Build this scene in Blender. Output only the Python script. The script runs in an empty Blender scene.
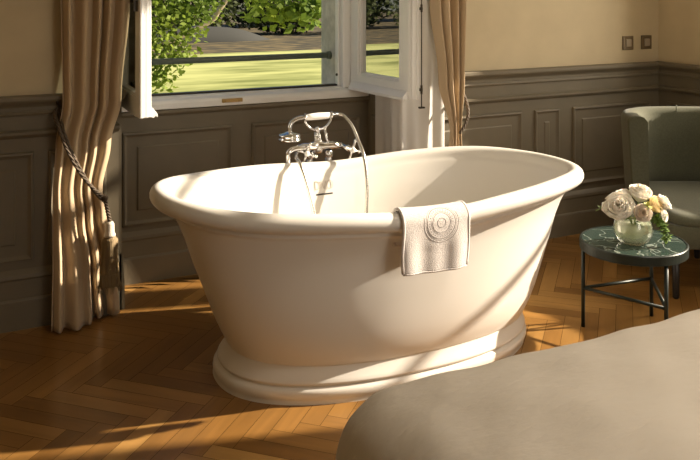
import bpy, bmesh, math, random
from math import sin, cos, pi, radians
from mathutils import Vector, Matrix
random.seed(7)
S = bpy.context.scene
COL = S.collection
# ------------------------------------------------------------------ camera
cd = bpy.data.cameras.new('camera'); cam = bpy.data.objects.new('camera', cd); COL.objects.link(cam)
cam.location = (0, 0, 1.5)
cam.rotation_euler = (radians(90), 0, math.atan2(-.4478, .8942))
cd.sensor_width = 36; cd.lens = 42.43; cd.shift_y = -241/700; cd.clip_start = .05
S.camera = cam
# ------------------------------------------------------------------ light
S.view_settings.view_transform = 'Standard'; S.view_settings.look = 'None'
S.view_settings.gamma = 1; S.view_settings.use_curve_mapping = False
S.view_settings.exposure = 0.0
AZ = 16; EL = 27          # sun stands over +x, a little towards -y
sund = Vector((cos(radians(AZ))*cos(radians(EL)), -sin(radians(AZ))*cos(radians(EL)), sin(radians(EL))))
w = bpy.data.worlds.new('sky'); S.world = w; w.use_nodes = True
nt = w.node_tree; nt.nodes.clear()
sk = nt.nodes.new('ShaderNodeTexSky'); sk.sky_type = 'NISHITA'; sk.sun_disc = False
sk.sun_elevation = radians(30); sk.sun_rotation = radians(90+AZ)
bg = nt.nodes.new('ShaderNodeBackground'); bg.inputs[1].default_value = .10
wo = nt.nodes.new('ShaderNodeOutputWorld')
nt.links.new(sk.outputs[0], bg.inputs[0]); nt.links.new(bg.outputs[0], wo.inputs[0])
sl = bpy.data.lights.new('sun', 'SUN'); sl.energy = 12.2; sl.angle = radians(.9); sl.color = (1, .86, .68)
so = bpy.data.objects.new('sun', sl); COL.objects.link(so)
so.rotation_euler = sund.to_track_quat('Z', 'Y').to_euler(); so.location = (8, -2, 6)
def area(name, loc, to, sx, sy, e, colr, spread=180):
    l = bpy.data.lights.new(name, 'AREA'); l.shape = 'RECTANGLE'; l.size = sx; l.size_y = sy
    l.energy = e; l.color = colr; l.spread = radians(spread)
    o = bpy.data.objects.new(name, l); COL.objects.link(o); o.location = loc
    o.rotation_euler = (Vector(loc)-Vector(to)).to_track_quat('Z', 'Y').to_euler(); return o
# daylight through the side windows on the right, then two added fill lights
area('daylight_side', (4.62, 2.75, 1.9), (0, 3.1, 1.75), .9, 2.3, 75, (1, .87, .68))
area('fill_behind', (2.3, -1.9, 2.1), (2.5, 2.6, .2), 1.3, 1.5, 15, (1, .88, .72), 120)  # unseen fill added behind the camera, aimed at the bed and right side
area('bed_fill_light', (2.5, .55, 3.3), (2.3, .7, 0), .8, .8, 19, (1, .88, .74), 95)  # unseen overhead fill, added to brighten the duvet

# ------------------------------------------------------------------ materials
def mat(name, colr=(.8,.8,.8), rough=.5, metal=0, spec=.5, **k):
    m = bpy.data.materials.new(name); m.use_nodes = True
    b = m.node_tree.nodes['Principled BSDF']
    b.inputs['Base Color'].default_value = (*colr, 1); b.inputs['Roughness'].default_value = rough
    b.inputs['Metallic'].default_value = metal; b.inputs['Specular IOR Level'].default_value = spec
    for a, v in k.items(): b.inputs[a.replace('_', ' ')].default_value = v
    return m
def N(m, t, **k):
    n = m.node_tree.nodes.new(t)
    for a, v in k.items(): setattr(n, a, v)
    return n
def L(m, a, b): m.node_tree.links.new(a, b)
def P(m): return m.node_tree.nodes['Principled BSDF']
def noise_color(m, c1, c2, scale, detail=4, lo=.35, hi=.65, stretch=(1,1,1), coord='Object'):
    tc = N(m, 'ShaderNodeTexCoord'); mp = N(m, 'ShaderNodeMapping'); mp.inputs[3].default_value = stretch
    nz = N(m, 'ShaderNodeTexNoise'); nz.inputs['Scale'].default_value = scale; nz.inputs['Detail'].default_value = detail
    cr = N(m, 'ShaderNodeValToRGB'); cr.color_ramp.elements[0].position = lo; cr.color_ramp.elements[1].position = hi
    cr.color_ramp.elements[0].color = (*c1, 1); cr.color_ramp.elements[1].color = (*c2, 1)
    L(m, tc.outputs[coord], mp.inputs[0]); L(m, mp.outputs[0], nz.inputs[0]); L(m, nz.outputs[0], cr.inputs[0]); L(m, cr.outputs[0], P(m).inputs['Base Color'])
    return cr
def bump(m, scale, strength, dist=.002, stretch=(1,1,1), detail=3):
    tc = N(m, 'ShaderNodeTexCoord'); mp = N(m, 'ShaderNodeMapping'); mp.inputs[3].default_value = stretch
    nz = N(m, 'ShaderNodeTexNoise'); nz.inputs['Scale'].default_value = scale; nz.inputs['Detail'].default_value = detail
    bp = N(m, 'ShaderNodeBump'); bp.inputs['Strength'].default_value = strength; bp.inputs['Distance'].default_value = dist
    L(m, tc.outputs['Object'], mp.inputs[0]); L(m, mp.outputs[0], nz.inputs[0]); L(m, nz.outputs[0], bp.inputs['Height']); L(m, bp.outputs[0], P(m).inputs['Normal'])

M = {}
M['plaster'] = mat('painted_plaster', (.62,.50,.32), .85, spec=.2); noise_color(M['plaster'], (.59,.495,.33), (.63,.53,.355), 6); bump(M['plaster'], 60, .08)
M['ceiling'] = mat('ceiling_paint', (.75,.70,.60), .9)
M['panel'] = mat('painted_panelling', (.165,.128,.090), .50, spec=.4); noise_color(M['panel'], (.172,.146,.101), (.188,.159,.110), 9); bump(M['panel'], 40, .06)
M['frame'] = mat('white_window_paint', (.88,.88,.87), .35)
M['stone'] = mat('limestone', (.5,.48,.42), .9); noise_color(M['stone'], (.52,.50,.44), (.74,.71,.64), 14)
M['rail'] = mat('green_rail_paint', (.13,.16,.13), .4)
M['iron'] = mat('dark_iron', (.06,.05,.04), .4, .7)
M['brass'] = mat('aged_brass', (.45,.30,.12), .35, 1)
M['tub'] = mat('white_tub_resin', (.76,.73,.675), .30, spec=.35)
M['slot'] = mat('overflow_shadow_gap', (.05,.045,.04), .6)
M['logo'] = mat('engraved_mark', (.50,.45,.38), .5)
M['chrome'] = mat('chrome', (.82,.82,.82), .10, 1)
M['porcelain'] = mat('porcelain', (.92,.91,.88), .2)
M['towel'] = mat('white_terry', (.72,.67,.64), .95, spec=.1, Sheen_Weight=.3); bump(M['towel'], 420, .9, .003)
M['thread'] = mat('grey_thread', (.20,.17,.16), .9)
M['curtain'] = mat('beige_curtain_cloth', (.56,.43,.28), .8, spec=.15, Sheen_Weight=.15); bump(M['curtain'], 300, .15, .001, (1,1,.15))
M['rope'] = mat('taupe_rope', (.105,.075,.048), .7); bump(M['rope'], 160, .6, .003)
M['tassel'] = mat('tassel_threads', (.28,.20,.10), .7); bump(M['tassel'], 220, .8, .003, (1,1,.03))
M['tassel_top'] = mat('tassel_cord_head', (.58,.52,.44), .7); bump(M['tassel_top'], 160, .6, .003)
M['duvet'] = mat('greige_duvet_cloth', (.60,.54,.45), .85, spec=.15, Sheen_Weight=.1); bump(M['duvet'], 7, .32, .03, (1,2.4,1), 5)
M['chair'] = mat('green_upholstery', (.095,.105,.070), .85, spec=.2, Sheen_Weight=.15); noise_color(M['chair'], (.092,.093,.060), (.110,.112,.074), 120); bump(M['chair'], 350, .35, .001)
M['piping'] = mat('green_piping', (.12,.13,.09), .8)
M['chairleg'] = mat('black_chair_leg', (.015,.013,.012), .35)
M['tmetal'] = mat('green_black_metal', (.018,.026,.022), .4, .3)
M['petal_w'] = mat('cream_petal', (.86,.80,.68), .6, Subsurface_Weight=.15)
M['petal_p'] = mat('blush_petal', (.84,.71,.56), .6, Subsurface_Weight=.15)
M['petal_o'] = mat('peach_petal', (.86,.66,.33), .6, Subsurface_Weight=.15)
M['petal_y'] = mat('yellow_green_floret', (.58,.58,.18), .6)
M['leafg'] = mat('bouquet_leaf', (.15,.24,.05), .5)
M['stem'] = mat('flower_stem', (.22,.30,.10), .5)
M['bark'] = mat('bark', (.12,.10,.07), .9); noise_color(M['bark'], (.08,.065,.05), (.20,.17,.13), 20)
M['palebark'] = mat('pale_bark', (.45,.36,.27), .9)
M['switch'] = mat('switch_plate', (.20,.155,.10), .35, .6)
M['switchb'] = mat('switch_button', (.36,.30,.22), .4)
M['road'] = mat('grey_path', (.045,.045,.038), .9)
# sheer: translucent cloth
m = bpy.data.materials.new('white_sheer'); m.use_nodes = True; M['sheer'] = m
b = P(m); b.inputs['Base Color'].default_value = (.90,.88,.84,1); b.inputs['Roughness'].default_value = .9
tr = N(m, 'ShaderNodeBsdfTranslucent'); tr.inputs[0].default_value = (.9,.88,.84,1)
mx = N(m, 'ShaderNodeMixShader'); mx.inputs[0].default_value = .3
L(m, b.outputs[0], mx.inputs[1]); L(m, tr.outputs[0], mx.inputs[2]); L(m, mx.outputs[0], m.node_tree.nodes['Material Output'].inputs[0])
# window glass (double glazing: strong reflection at a slant)
def thin_glass(name, base, power, tint=(.93,.95,.92)):
    m = bpy.data.materials.new(name); m.use_nodes = True
    m.node_tree.nodes.remove(P(m))
    t = N(m, 'ShaderNodeBsdfTransparent'); t.inputs[0].default_value = (*tint, 1)
    g = N(m, 'ShaderNodeBsdfGlossy'); g.inputs['Roughness'].default_value = .0; g.inputs[0].default_value = (1,1,1,1)
    lw = N(m, 'ShaderNodeFresnel'); lw.inputs[0].default_value = 1.5
    mu = N(m, 'ShaderNodeMath', operation='MULTIPLY_ADD'); mu.inputs[1].default_value = power; mu.inputs[2].default_value = base; mu.use_clamp = True
    x = N(m, 'ShaderNodeMixShader')
    L(m, lw.outputs[0], mu.inputs[0]); L(m, mu.outputs[0], x.inputs[0]); L(m, t.outputs[0], x.inputs[1]); L(m, g.outputs[0], x.inputs[2])
    L(m, x.outputs[0], m.node_tree.nodes['Material Output'].inputs[0]); return m
M['glass'] = thin_glass('window_glass', .05, 7.0, (.75,.78,.74))
M['vase'] = thin_glass('vase_glass', .02, .5, (.96,.97,.93))
m = bpy.data.materials.new('vase_water'); m.use_nodes = True; M['water'] = m
b = P(m); b.inputs['Base Color'].default_value = (.84,.86,.74,1); b.inputs['Roughness'].default_value = .05
tq = N(m, 'ShaderNodeBsdfTransparent'); tq.inputs[0].default_value = (.95,.97,.92,1); xq = N(m, 'ShaderNodeMixShader'); xq.inputs[0].default_value = .52
L(m, b.outputs[0], xq.inputs[1]); L(m, tq.outputs[0], xq.inputs[2]); L(m, xq.outputs[0], m.node_tree.nodes['Material Output'].inputs[0])
# marble
m = mat('green_marble', (.02,.05,.04), .12); M['marble'] = m
tc = N(m, 'ShaderNodeTexCoord'); n1 = N(m, 'ShaderNodeTexNoise'); n1.inputs['Scale'].default_value = 4; n1.inputs['Detail'].default_value = 5
va = N(m, 'ShaderNodeVectorMath', operation='SCALE'); va.inputs['Scale'].default_value = .35
vb = N(m, 'ShaderNodeVectorMath', operation='ADD')
vo = N(m, 'ShaderNodeTexVoronoi', feature='DISTANCE_TO_EDGE'); vo.inputs['Scale'].default_value = 9
cr = N(m, 'ShaderNodeValToRGB'); cr.color_ramp.elements[0].position = 0; cr.color_ramp.elements[0].color = (.30,.34,.30,1)
cr.color_ramp.elements[1].position = .028; cr.color_ramp.elements[1].color = (.030,.050,.042,1)
L(m, tc.outputs['Object'], n1.inputs[0]); L(m, n1.outputs['Color'], va.inputs[0]); L(m, tc.outputs['Object'], vb.inputs[0]); L(m, va.outputs[0], vb.inputs[1])
L(m, vb.outputs[0], vo.inputs['Vector']); L(m, vo.outputs['Distance'], cr.inputs[0]); L(m, cr.outputs[0], P(m).inputs['Base Color'])
# parquet: colour per board from a face attribute, grain along the board through its UV map
m = mat('oak_parquet', (.3,.14,.05), .28, spec=.45); M['parquet'] = m
at = N(m, 'ShaderNodeAttribute'); at.attribute_name = 'tone'
cr = N(m, 'ShaderNodeValToRGB'); e = cr.color_ramp.elements
e[0].position = 0; e[0].color = (.175,.082,.020,1); e[1].position = 1; e[1].color = (.44,.245,.075,1)
x = cr.color_ramp.elements.new(.5); x.color = (.30,.150,.040,1)
uv = N(m, 'ShaderNodeUVMap'); mp = N(m, 'ShaderNodeMapping'); mp.inputs[3].default_value = (2.0, 17, 1)
nz = N(m, 'ShaderNodeTexNoise'); nz.inputs['Scale'].default_value = 1; nz.inputs['Detail'].default_value = 6; nz.inputs['Distortion'].default_value = .6
mr = N(m, 'ShaderNodeMapRange'); mr.inputs[1].default_value = .3; mr.inputs[2].default_value = .7; mr.inputs[3].default_value = .80; mr.inputs[4].default_value = 1.12
vm = N(m, 'ShaderNodeVectorMath', operation='SCALE')
L(m, at.outputs['Fac'], cr.inputs[0]); L(m, uv.outputs[0], mp.inputs[0]); L(m, mp.outputs[0], nz.inputs[0]); L(m, nz.outputs[0], mr.inputs[0])
L(m, cr.outputs[0], vm.inputs[0]); L(m, mr.outputs[0], vm.inputs['Scale']); L(m, vm.outputs[0], P(m).inputs['Base Color'])
M['under'] = mat('floor_joints', (.04,.018,.006), .8)
# garden
def leafmat(name, c1, c2, scale=1.5):
    m = mat(name, c1, .6, spec=.3); cr = noise_color(m, c1, c2, scale, 3, .3, .7)
    t = N(m, 'ShaderNodeBsdfTranslucent'); L(m, cr.outputs[0], t.inputs[0])
    x = N(m, 'ShaderNodeMixShader'); x.inputs[0].default_value = .4
    L(m, P(m).outputs[0], x.inputs[1]); L(m, t.outputs[0], x.inputs[2]); L(m, x.outputs[0], m.node_tree.nodes['Material Output'].inputs[0]); return m
M['leaf_a'] = leafmat('spring_leaves', (.08,.14,.018), (.30,.38,.06))
M['leaf_b'] = leafmat('shrub_leaves', (.020,.030,.012), (.09,.11,.03), .8)
M['leaf_c'] = leafmat('dark_tree_leaves', (.012,.018,.009), (.045,.06,.02), .8)
M['lawn'] = mat('mown_lawn', (.4,.5,.1), .95, spec=.1); noise_color(M['lawn'], (.15,.18,.05), (.50,.52,.20), .55, 8, .32, .62, (.6,1.6,1))
M['litter'] = mat('leaf_litter', (.2,.15,.06), .95); noise_color(M['litter'], (.03,.026,.010), (.22,.16,.06), 2.2, 8, .42, .72, (.5,1,1))

# ------------------------------------------------------------------ mesh helpers
class MB:
    def __init__(s): s.v = []; s.f = []; s.sm = []
    def add(s, vs, fs, smooth=False):
        o = len(s.v); s.v += [tuple(p) for p in vs]; s.f += [tuple(i+o for i in q) for q in fs]; s.sm += [smooth]*len(fs); return s
    def box(s, x0, x1, y0, y1, z0, z1, T=None):
        vs = [Vector((x, y, z)) for x in (x0, x1) for y in (y0, y1) for z in (z0, z1)]
        if T: vs = [T @ p for p in vs]
        return s.add(vs, [(0,1,3,2),(4,6,7,5),(0,4,5,1),(2,3,7,6),(0,2,6,4),(1,5,7,3)])
    def grid(s, rows, closed_u=False, closed_v=False, smooth=True):
        n = len(rows); k = len(rows[0]); fs = []
        for i in range(n if closed_v else n-1):
            for j in range(k if closed_u else k-1):
                a, b = i, (i+1) % n; c, d = j, (j+1) % k
                fs.append((a*k+c, a*k+d, b*k+d, b*k+c))
        return s.add([p for r in rows for p in r], fs, smooth)
    def tube(s, pts, r, n=10, caps=True, smooth=True):
        pts = [Vector(p) for p in pts]; rr = r if isinstance(r, (list, tuple)) else [r]*len(pts)
        rows = []; up = None
        for i, p in enumerate(pts):
            t = (pts[min(i+1, len(pts)-1)]-pts[max(i-1, 0)]).normalized()
            if up is None: up = Vector((0,0,1)) if abs(t.z) < .9 else Vector((1,0,0))
            a = t.cross(up).normalized(); up = a.cross(t).normalized()
            rows.append([p+(a*cos(2*pi*j/n)+up*sin(2*pi*j/n))*rr[i] for j in range(n)])
        s.grid(rows, closed_u=True, smooth=smooth)
        if caps:
            s.add(rows[0], [tuple(range(n))]); s.add(rows[-1], [tuple(reversed(range(n)))])
        return s
    def lathe(s, prof, c=(0,0,0), n=32, smooth=True, T=None):
        rows = [[Vector((r*cos(2*pi*j/n), r*sin(2*pi*j/n), z)) for j in range(n)] for r, z in prof]
        rows = [[(T @ p if T else p)+Vector(c) for p in q] for q in rows]
        return s.grid(rows, closed_u=True, smooth=smooth)
    def ball(s, c, r, n=12, sc=(1,1,1)):
        rows = [[Vector(c)+Vector((r*sc[0]*sin(a)*cos(2*pi*j/n), r*sc[1]*sin(a)*sin(2*pi*j/n), r*sc[2]*cos(a))) for j in range(n)] for a in [pi*i/(n//2+2) for i in range(n//2+3)]]
        return s.grid(rows, closed_u=True)
    def prism(s, prof, x0, x1, dirn='x', T=None):
        # closed profile (a,b) extruded: dirn x -> a=y, b=z ; dirn y -> a=x, b=z
        k = len(prof)
        A = [Vector((x0, a, b)) if dirn == 'x' else Vector((a, x0, b)) for a, b in prof]
        B = [Vector((x1, a, b)) if dirn == 'x' else Vector((a, x1, b)) for a, b in prof]
        if T: A = [T @ p for p in A]; B = [T @ p for p in B]
        return s.add(A+B, [tuple(range(k)), tuple(reversed(range(k, 2*k)))]+[(j, j+k, (j+1) % k+k, (j+1) % k) for j in range(k)])
    def build(s, name, m, parent=None, loc=None, bevel=0, seg=2, sub=0, solid=0, off=0):
        me = bpy.data.meshes.new(name); me.from_pydata(s.v, [], s.f)
        for i, pl in enumerate(me.polygons): pl.use_smooth = s.sm[i]
        b_ = bmesh.new(); b_.from_mesh(me); bmesh.ops.remove_doubles(b_, verts=b_.verts, dist=1e-5); bmesh.ops.recalc_face_normals(b_, faces=b_.faces); b_.to_mesh(me); b_.free()
        ms = m if isinstance(m, (list, tuple)) else [m]
        for q in ms: me.materials.append(q)
        o = bpy.data.objects.new(name, me); COL.objects.link(o)
        if parent: o.parent = parent
        if loc: o.location = loc
        if bevel:
            q = o.modifiers.new('bevel', 'BEVEL'); q.width = bevel; q.segments = seg; q.limit_method = 'ANGLE'; q.angle_limit = radians(40)
        if solid:
            q = o.modifiers.new('solid', 'SOLIDIFY'); q.thickness = solid; q.offset = off
        if sub:
            q = o.modifiers.new('sub', 'SUBSURF'); q.levels = sub; q.render_levels = sub
        return o
def empty(name, loc, rz=0):
    o = bpy.data.objects.new(name, None); COL.objects.link(o); o.location = loc; o.rotation_euler = (0, 0, rz); o.empty_display_size = .1; return o
def tag(o, label, cat, group=None):
    o['label'] = label; o['category'] = cat
    if group: o['group'] = group
    return o
def st(o): o['kind'] = 'structure'; return o
def smooth_path(pts, n=8):
    pts = [Vector(p) for p in pts]; q = [2*pts[0]-pts[1]]+pts+[2*pts[-1]-pts[-2]]; out = []
    for i in range(1, len(q)-2):
        a, b, c, d = q[i-1:i+3]
        for k in range(n):
            t = k/n; out.append(.5*((2*b)+(c-a)*t+(2*a-5*b+4*c-d)*t*t+(3*b-a-3*c+d)*t**3))
    out.append(pts[-1]); return out
def lerp(tab, z):
    if z <= tab[0][0]: return tab[0][1]
    for (a, p), (b, q) in zip(tab, tab[1:]):
        if z <= b:
            t = (z-a)/(b-a); t = t*t*(3-2*t); return p+(q-p)*t
    return tab[-1][1]

# ------------------------------------------------------------------ setting
XL, XR, YB, YW, CE = -2.6, 4.23, -2.2, 3.93, 3.6     # room; YW = face of the garden wall
NX0, NX1, NY, NZ = .757, 2.27, 4.28, 2.75            # window recess
# floor: herringbone boards
def floor():
    wd, n = .0735, 6; Ln = wd*n; g = .0008
    vs, fs, tones, uvs = [], [], [], []
    p = Vector((1, 1))/math.sqrt(2); q = Vector((1, -1))/math.sqrt(2); O = Vector((.50, 3.255))
    rng = random.Random(3)
    def board(u0, v0, u1, v1, along_u):
        c = O+p*((u0+u1)/2*wd)+q*((v0+v1)/2*wd)
        if not (XL-.3 < c.x < XR+.3 and YB-.3 < c.y < NY+.3): return
        k = len(vs)
        for (u, v) in ((u0*wd+g, v0*wd+g), (u1*wd-g, v0*wd+g), (u1*wd-g, v1*wd-g), (u0*wd+g, v1*wd-g)):
            w_ = O+p*u+q*v; vs.append((min(max(w_.x, XL), XR), min(max(w_.y, YB), NY), 0))
        fs.append((k, k+1, k+2, k+3)); tones.append(min(1, max(0, rng.gauss(.46, .20))))
        a, b = rng.uniform(0, 50), rng.uniform(0, 50); Lx = (Ln if along_u else wd); Ly = (wd if along_u else Ln)
        if along_u: uvs.extend([(a, b), (a+Ln, b), (a+Ln, b+wd), (a, b+wd)])
        else: uvs.extend([(a, b), (a, b+wd), (a+Ln, b+wd), (a+Ln, b)])
    for i in range(-90, 90):
        for j in range(-14, 15):
            a = i+j*n; b = i-j*n
            board(a, b, a+n, b+1, True); board(a, b+1, a+1, b+1+n, False)
    me = bpy.data.meshes.new('floor'); me.from_pydata(vs, [], fs)
    at = me.attributes.new('tone', 'FLOAT', 'FACE')
    for i, t in enumerate(tones): at.data[i].value = t
    ul = me.uv_layers.new(name='UVMap')
    for i, t in enumerate(uvs): ul.data[i].uv = t
    me.materials.append(M['parquet'])
    b_ = bmesh.new(); b_.from_mesh(me)
    for f in b_.faces:
        if f.normal.z < 0: f.normal_flip()
    b_.to_mesh(me); b_.free()
    o = bpy.data.objects.new('floor', me); COL.objects.link(o); st(o)
    st(MB().box(XL-.2, XR+.25, YB-.2, NY+.3, -.15, -.002).build('floor_base', M['under'], o))
floor()
st(MB().box(XL-.2, XR+.25, YB-.2, NY+.35, CE, CE+.15).build('ceiling', M['ceiling']))
# garden wall: two flanks, recess back below the window, lintel
wb = MB()
wb.box(XL-.2, NX0, YW, 4.60, 0, CE); wb.box(NX1, XR+.25, YW, 4.60, 0, CE)
wb.box(NX0, NX1, YW, 4.60, NZ, CE); wb.box(NX0, NX1, NY+.15, 4.60, 0, .86)
wall_back = st(wb.build('wall_back', M['plaster']))
st(MB().box(XL-.2, XL, YB-.2, YW, 0, CE).build('wall_left', M['plaster']))
# wall behind the camera with a wide opening
wr = MB(); wr.box(XL-.2, .3, YB-.2, YB, 0, CE); wr.box(3.0, XR+.25, YB-.2, YB, 0, CE); wr.box(.3, 3.0, YB-.2, YB, 0, .9); wr.box(.3, 3.0, YB-.2, YB, 2.8, CE)
st(wr.build('wall_rear', M['plaster']))
# right wall with two tall openings out of the frame
OPEN = [(1.58, 2.94), (3.08, 3.48)]; OZ0 = .90; HEAD = [3.35, 2.05]
wr = MB(); ys = [YB]+[a for o in OPEN for a in o]+[YW]
for i in range(0, len(ys), 2): wr.box(XR, XR+.22, ys[i], ys[i+1], 0, CE)
for (a, b), h in zip(OPEN, HEAD): wr.box(XR, XR+.22, a, b, 0, OZ0); wr.box(XR, XR+.22, a, b, h, CE)
st(wr.build('wall_right', M['plaster']))

# panelling as moulding profiles (distance out of the wall, height)
def dado(mb, T, x0, x1, cap=True):
    # in local coords: wall face is y=0, room is -y
    mb.box(x0, x1, -.018, .0, .0, .995, T)                     # board
    pr = [(0,.975),(-.018,.975),(-.026,.985),(-.034,.992),(-.046,1.0),(-.050,1.008),(-.050,1.022),(-.044,1.028),(0,1.028)]
    mb.prism(pr, x0, x1, T=T)
    pr = [(-.016,.937),(-.026,.940),(-.031,.948),(-.026,.956),(-.016,.958)]; mb.prism(pr, x0, x1, T=T)
    pr = [(-.016,.838),(-.024,.842),(-.034,.850),(-.042,.858),(-.042,.868),(-.032,.874),(-.016,.876)]; mb.prism(pr, x0, x1, T=T)
    pr = [(0,0),(-.038,0),(-.038,.125),(-.034,.133),(-.030,.136),(-.030,.215),(-.036,.225),(-.034,.240),(-.026,.252),(-.018,.262),(0,.262)]; mb.prism(pr, x0, x1, T=T)
def panel(mb, T, x0, x1, z0=.295, z1=.778, d=-.018):
    # picture-frame moulding with a raised field
    def ring(i, h): return [Vector((x0+i, d-h, z0+i)), Vector((x1-i, d-h, z0+i)), Vector((x1-i, d-h, z1-i)), Vector((x0+i, d-h, z1-i))]
    rows = [ring(0, 0), ring(.004, .012), ring(.012, .014), ring(.020, .006), ring(.026, .002), ring(.034, .0015), ring(.075, .0015), ring(.082, .007)]
    rows = [[T @ p for p in r] for r in rows]
    mb.grid(rows, closed_u=True, smooth=False); mb.add(rows[-1], [(0,1,2,3)])
I = Matrix.Identity(4)
mb = MB(); T = Matrix.Translation((0, YW, 0))
dado(mb, T, XL, NX0+.0); [panel(mb, T, a, b) for a, b in ((-2.4,-1.2),(-1.05,.385))]
panel(mb, T, .445, .70)
st(mb.build('trim_1', M['panel']))
mb = MB(); dado(mb, T, NX1, XR); [panel(mb, T, a, b) for a, b in ((2.36,3.095),(3.187,3.379),(3.481,4.13))]
st(mb.build('trim_2', M['panel']))
# panelling inside the recess (no dado cap: boards run up to the window)
mb = MB(); T2 = Matrix.Translation((0, NY, 0))
mb.box(NX0, NX1, -.018, .15, 0, .875, T2)
mb.prism([(-.016,.842),(-.026,.846),(-.036,.858),(-.036,.872),(-.016,.876)], NX0, NX1, T=T2)
mb.prism([(0,0),(-.038,0),(-.038,.125),(-.034,.133),(-.030,.136),(-.030,.215),(-.036,.225),(-.034,.240),(-.026,.252),(-.018,.262),(0,.262)], NX0, NX1, T=T2)
[panel(mb, T2, a, b, .29, .77) for a, b in ((.84,1.423),(1.531,2.20))]
st(mb.build('trim_3', M['panel']))
# recess cheeks
TR = Matrix.Translation((NX1, 0, 0)) @ Matrix.Rotation(radians(-90), 4, 'Z')     # local -y -> world -x
mb = MB(); mb.box(-NY, -YW-.0, -.016, 0, 0, .995, TR); mb.prism([(0,.975),(-.018,.975),(-.034,.992),(-.040,1.0),(-.040,1.022),(0,1.028)], -NY, -YW-.0, T=TR)
mb.prism([(0,0),(-.03,0),(-.03,.125),(-.024,.215),(-.028,.24),(-.016,.262),(0,.262)], -NY, -YW, T=TR); panel(mb, TR, -NY+.07, -YW-.06, d=-.016)
st(mb.build('trim_4', M['panel']))
TL = Matrix.Translation((NX0, 0, 0)) @ Matrix.Rotation(radians(90), 4, 'Z')
mb = MB(); mb.box(YW, NY, -.016, 0, 0, .995, TL); mb.prism([(0,.975),(-.018,.975),(-.034,.992),(-.040,1.0),(-.040,1.022),(0,1.028)], YW, NY, T=TL)
mb.prism([(0,0),(-.03,0),(-.03,.125),(-.024,.215),(-.028,.24),(-.016,.262),(0,.262)], YW, NY, T=TL); panel(mb, TL, YW+.06, NY-.07, d=-.016)
st(mb.build('trim_5', M['panel']))
# right wall panelling, solid strips beside the openings
TW = Matrix.Translation((XR, 0, 0)) @ Matrix.Rotation(radians(-90), 4, 'Z')      # local x = -world y
mb = MB(); dado(mb, TW, -YW, -3.50); panel(mb, TW, -YW+.09, -3.54)
st(mb.build('trim_6', M['panel']))

# ------------------------------------------------------------------ garden window
win = st(empty('window_1', (0, 0, 0)))
WZ0, WZ1 = .875, 2.70
fb = MB(); fy0, fy1 = 4.295, 4.375
fb.box(NX0+.06, .93, fy0, fy1, WZ0, WZ1); fb.box(2.105, NX1-.06, fy0, fy1, WZ0, WZ1); fb.box(.93, 2.105, fy0, fy1, WZ1-.07, WZ1)
fb.prism([(4.245,.876),(4.245,.905),(4.252,.918),(4.27,.925),(4.30,.927),(4.31,.935),(fy1,.935),(fy1,.876)], NX0+.02, NX1-.02)
fb.box(2.092, 2.105, 4.335, fy1, .935, WZ1-.07); fb.box(.93, .943, 4.335, fy1, .935, WZ1-.07)
fb.build('window_frame', M['frame'], win, bevel=.004)
MB().prism([(4.345,.925),(4.345,.944),(4.375,.946),(4.42,.926),(4.42,.90),(4.345,.90)], .93, 2.105).build('drip_sill', M['iron'], win, bevel=.002)
MB().box(NX0, .93, 4.376, 4.60, .86, NZ).box(2.105, NX1, 4.376, 4.60, .86, NZ).box(.86, 2.17, 4.376, 4.62, .80, .90).build('stone_surround', M['stone'], win, bevel=.006)
MB().box(1.36, 1.475, 4.236, 4.2448, .893, .913).box(1.375, 1.385, 4.228, 4.237, .898, .908).box(1.45, 1.46, 4.228, 4.237, .898, .908).build('latch_keeper', M['brass'], win, bevel=.002)
MB().tube([(2.0935,4.345,1.00),(2.085,4.345,1.00)], .008).build('frame_stud', M['iron'], win)
# handrail outside
rl = MB().tube([(.925,4.47,1.105),(2.105,4.47,1.105)], .017, 12).build('guard_rail', M['rail'], win)
rz = MB().tube([(2.085,4.47,1.105),(2.105,4.47,1.105)], [.022,.026], 16).tube([(.93,4.47,1.105),(.945,4.47,1.105)], [.026,.022], 16).build('rail_rosette', M['rail'], rl)

def sash(hx, hy, fx, fy, side):
    """casement leaf; local x runs hinge -> free edge, local y = outer face direction"""
    a = math.atan2(fy-hy, fx-hx); Ln = math.hypot(fx-hx, fy-hy)
    o = empty('sash', (hx, hy, 0), a); o.parent = win
    z0, z1, th, sw = .925, 2.62, .056, .085
    s = side     # +1: outer face at +y local, -1: at -y
    def bx(mb, x0, x1, y0, y1, za, zb): mb.box(x0, x1, min(s*y0, s*y1), max(s*y0, s*y1), za, zb)
    mb = MB()
    bx(mb, 0, sw, 0, th, z0, z1); bx(mb, Ln-sw, Ln, 0, th, z0, z1); bx(mb, sw, Ln-sw, 0, th, z1-sw, z1); bx(mb, sw, Ln-sw, 0, th, z0, z0+sw)
    # stepped free edge and inner glazing bead
    bx(mb, Ln, Ln+.012, .012, th-.016, z0, z1); bx(mb, Ln, Ln+.022, -.0, .014, z0, z1)
    bx(mb, sw, sw+.014, .008, th-.012, z0+sw, z1-sw); bx(mb, Ln-sw-.014, Ln-sw, .008, th-.012, z0+sw, z1-sw); bx(mb, sw, Ln-sw, .008, th-.012, z0+sw, z0+sw+.014)
    mb.build('sash_frame', M['frame'], o, bevel=.004)
    # weather bar at the foot of the outer face
    pr = [(s*th, z0+.045), (s*(th+.012), z0+.035), (s*(th+.030), z0+.012), (s*(th+.030), z0-.004), (s*(th+.020), z0+.004), (s*(th+.012), z0-.006), (s*th, z0)]
    MB().prism(pr, .03, Ln-.01).build('weather_bar', M['frame'], o, bevel=.002)
    MB().box(sw+.006, Ln-sw-.006, min(s*.024, s*.028), max(s*.024, s*.028), z0+sw+.006, z1-sw-.006).build('pane', M['glass'], o)
    return o
sL = sash(.818, 4.294, .803, 3.70, 1)
sR = sash(2.206, 4.294, 2.241, 3.69, -1)
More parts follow.
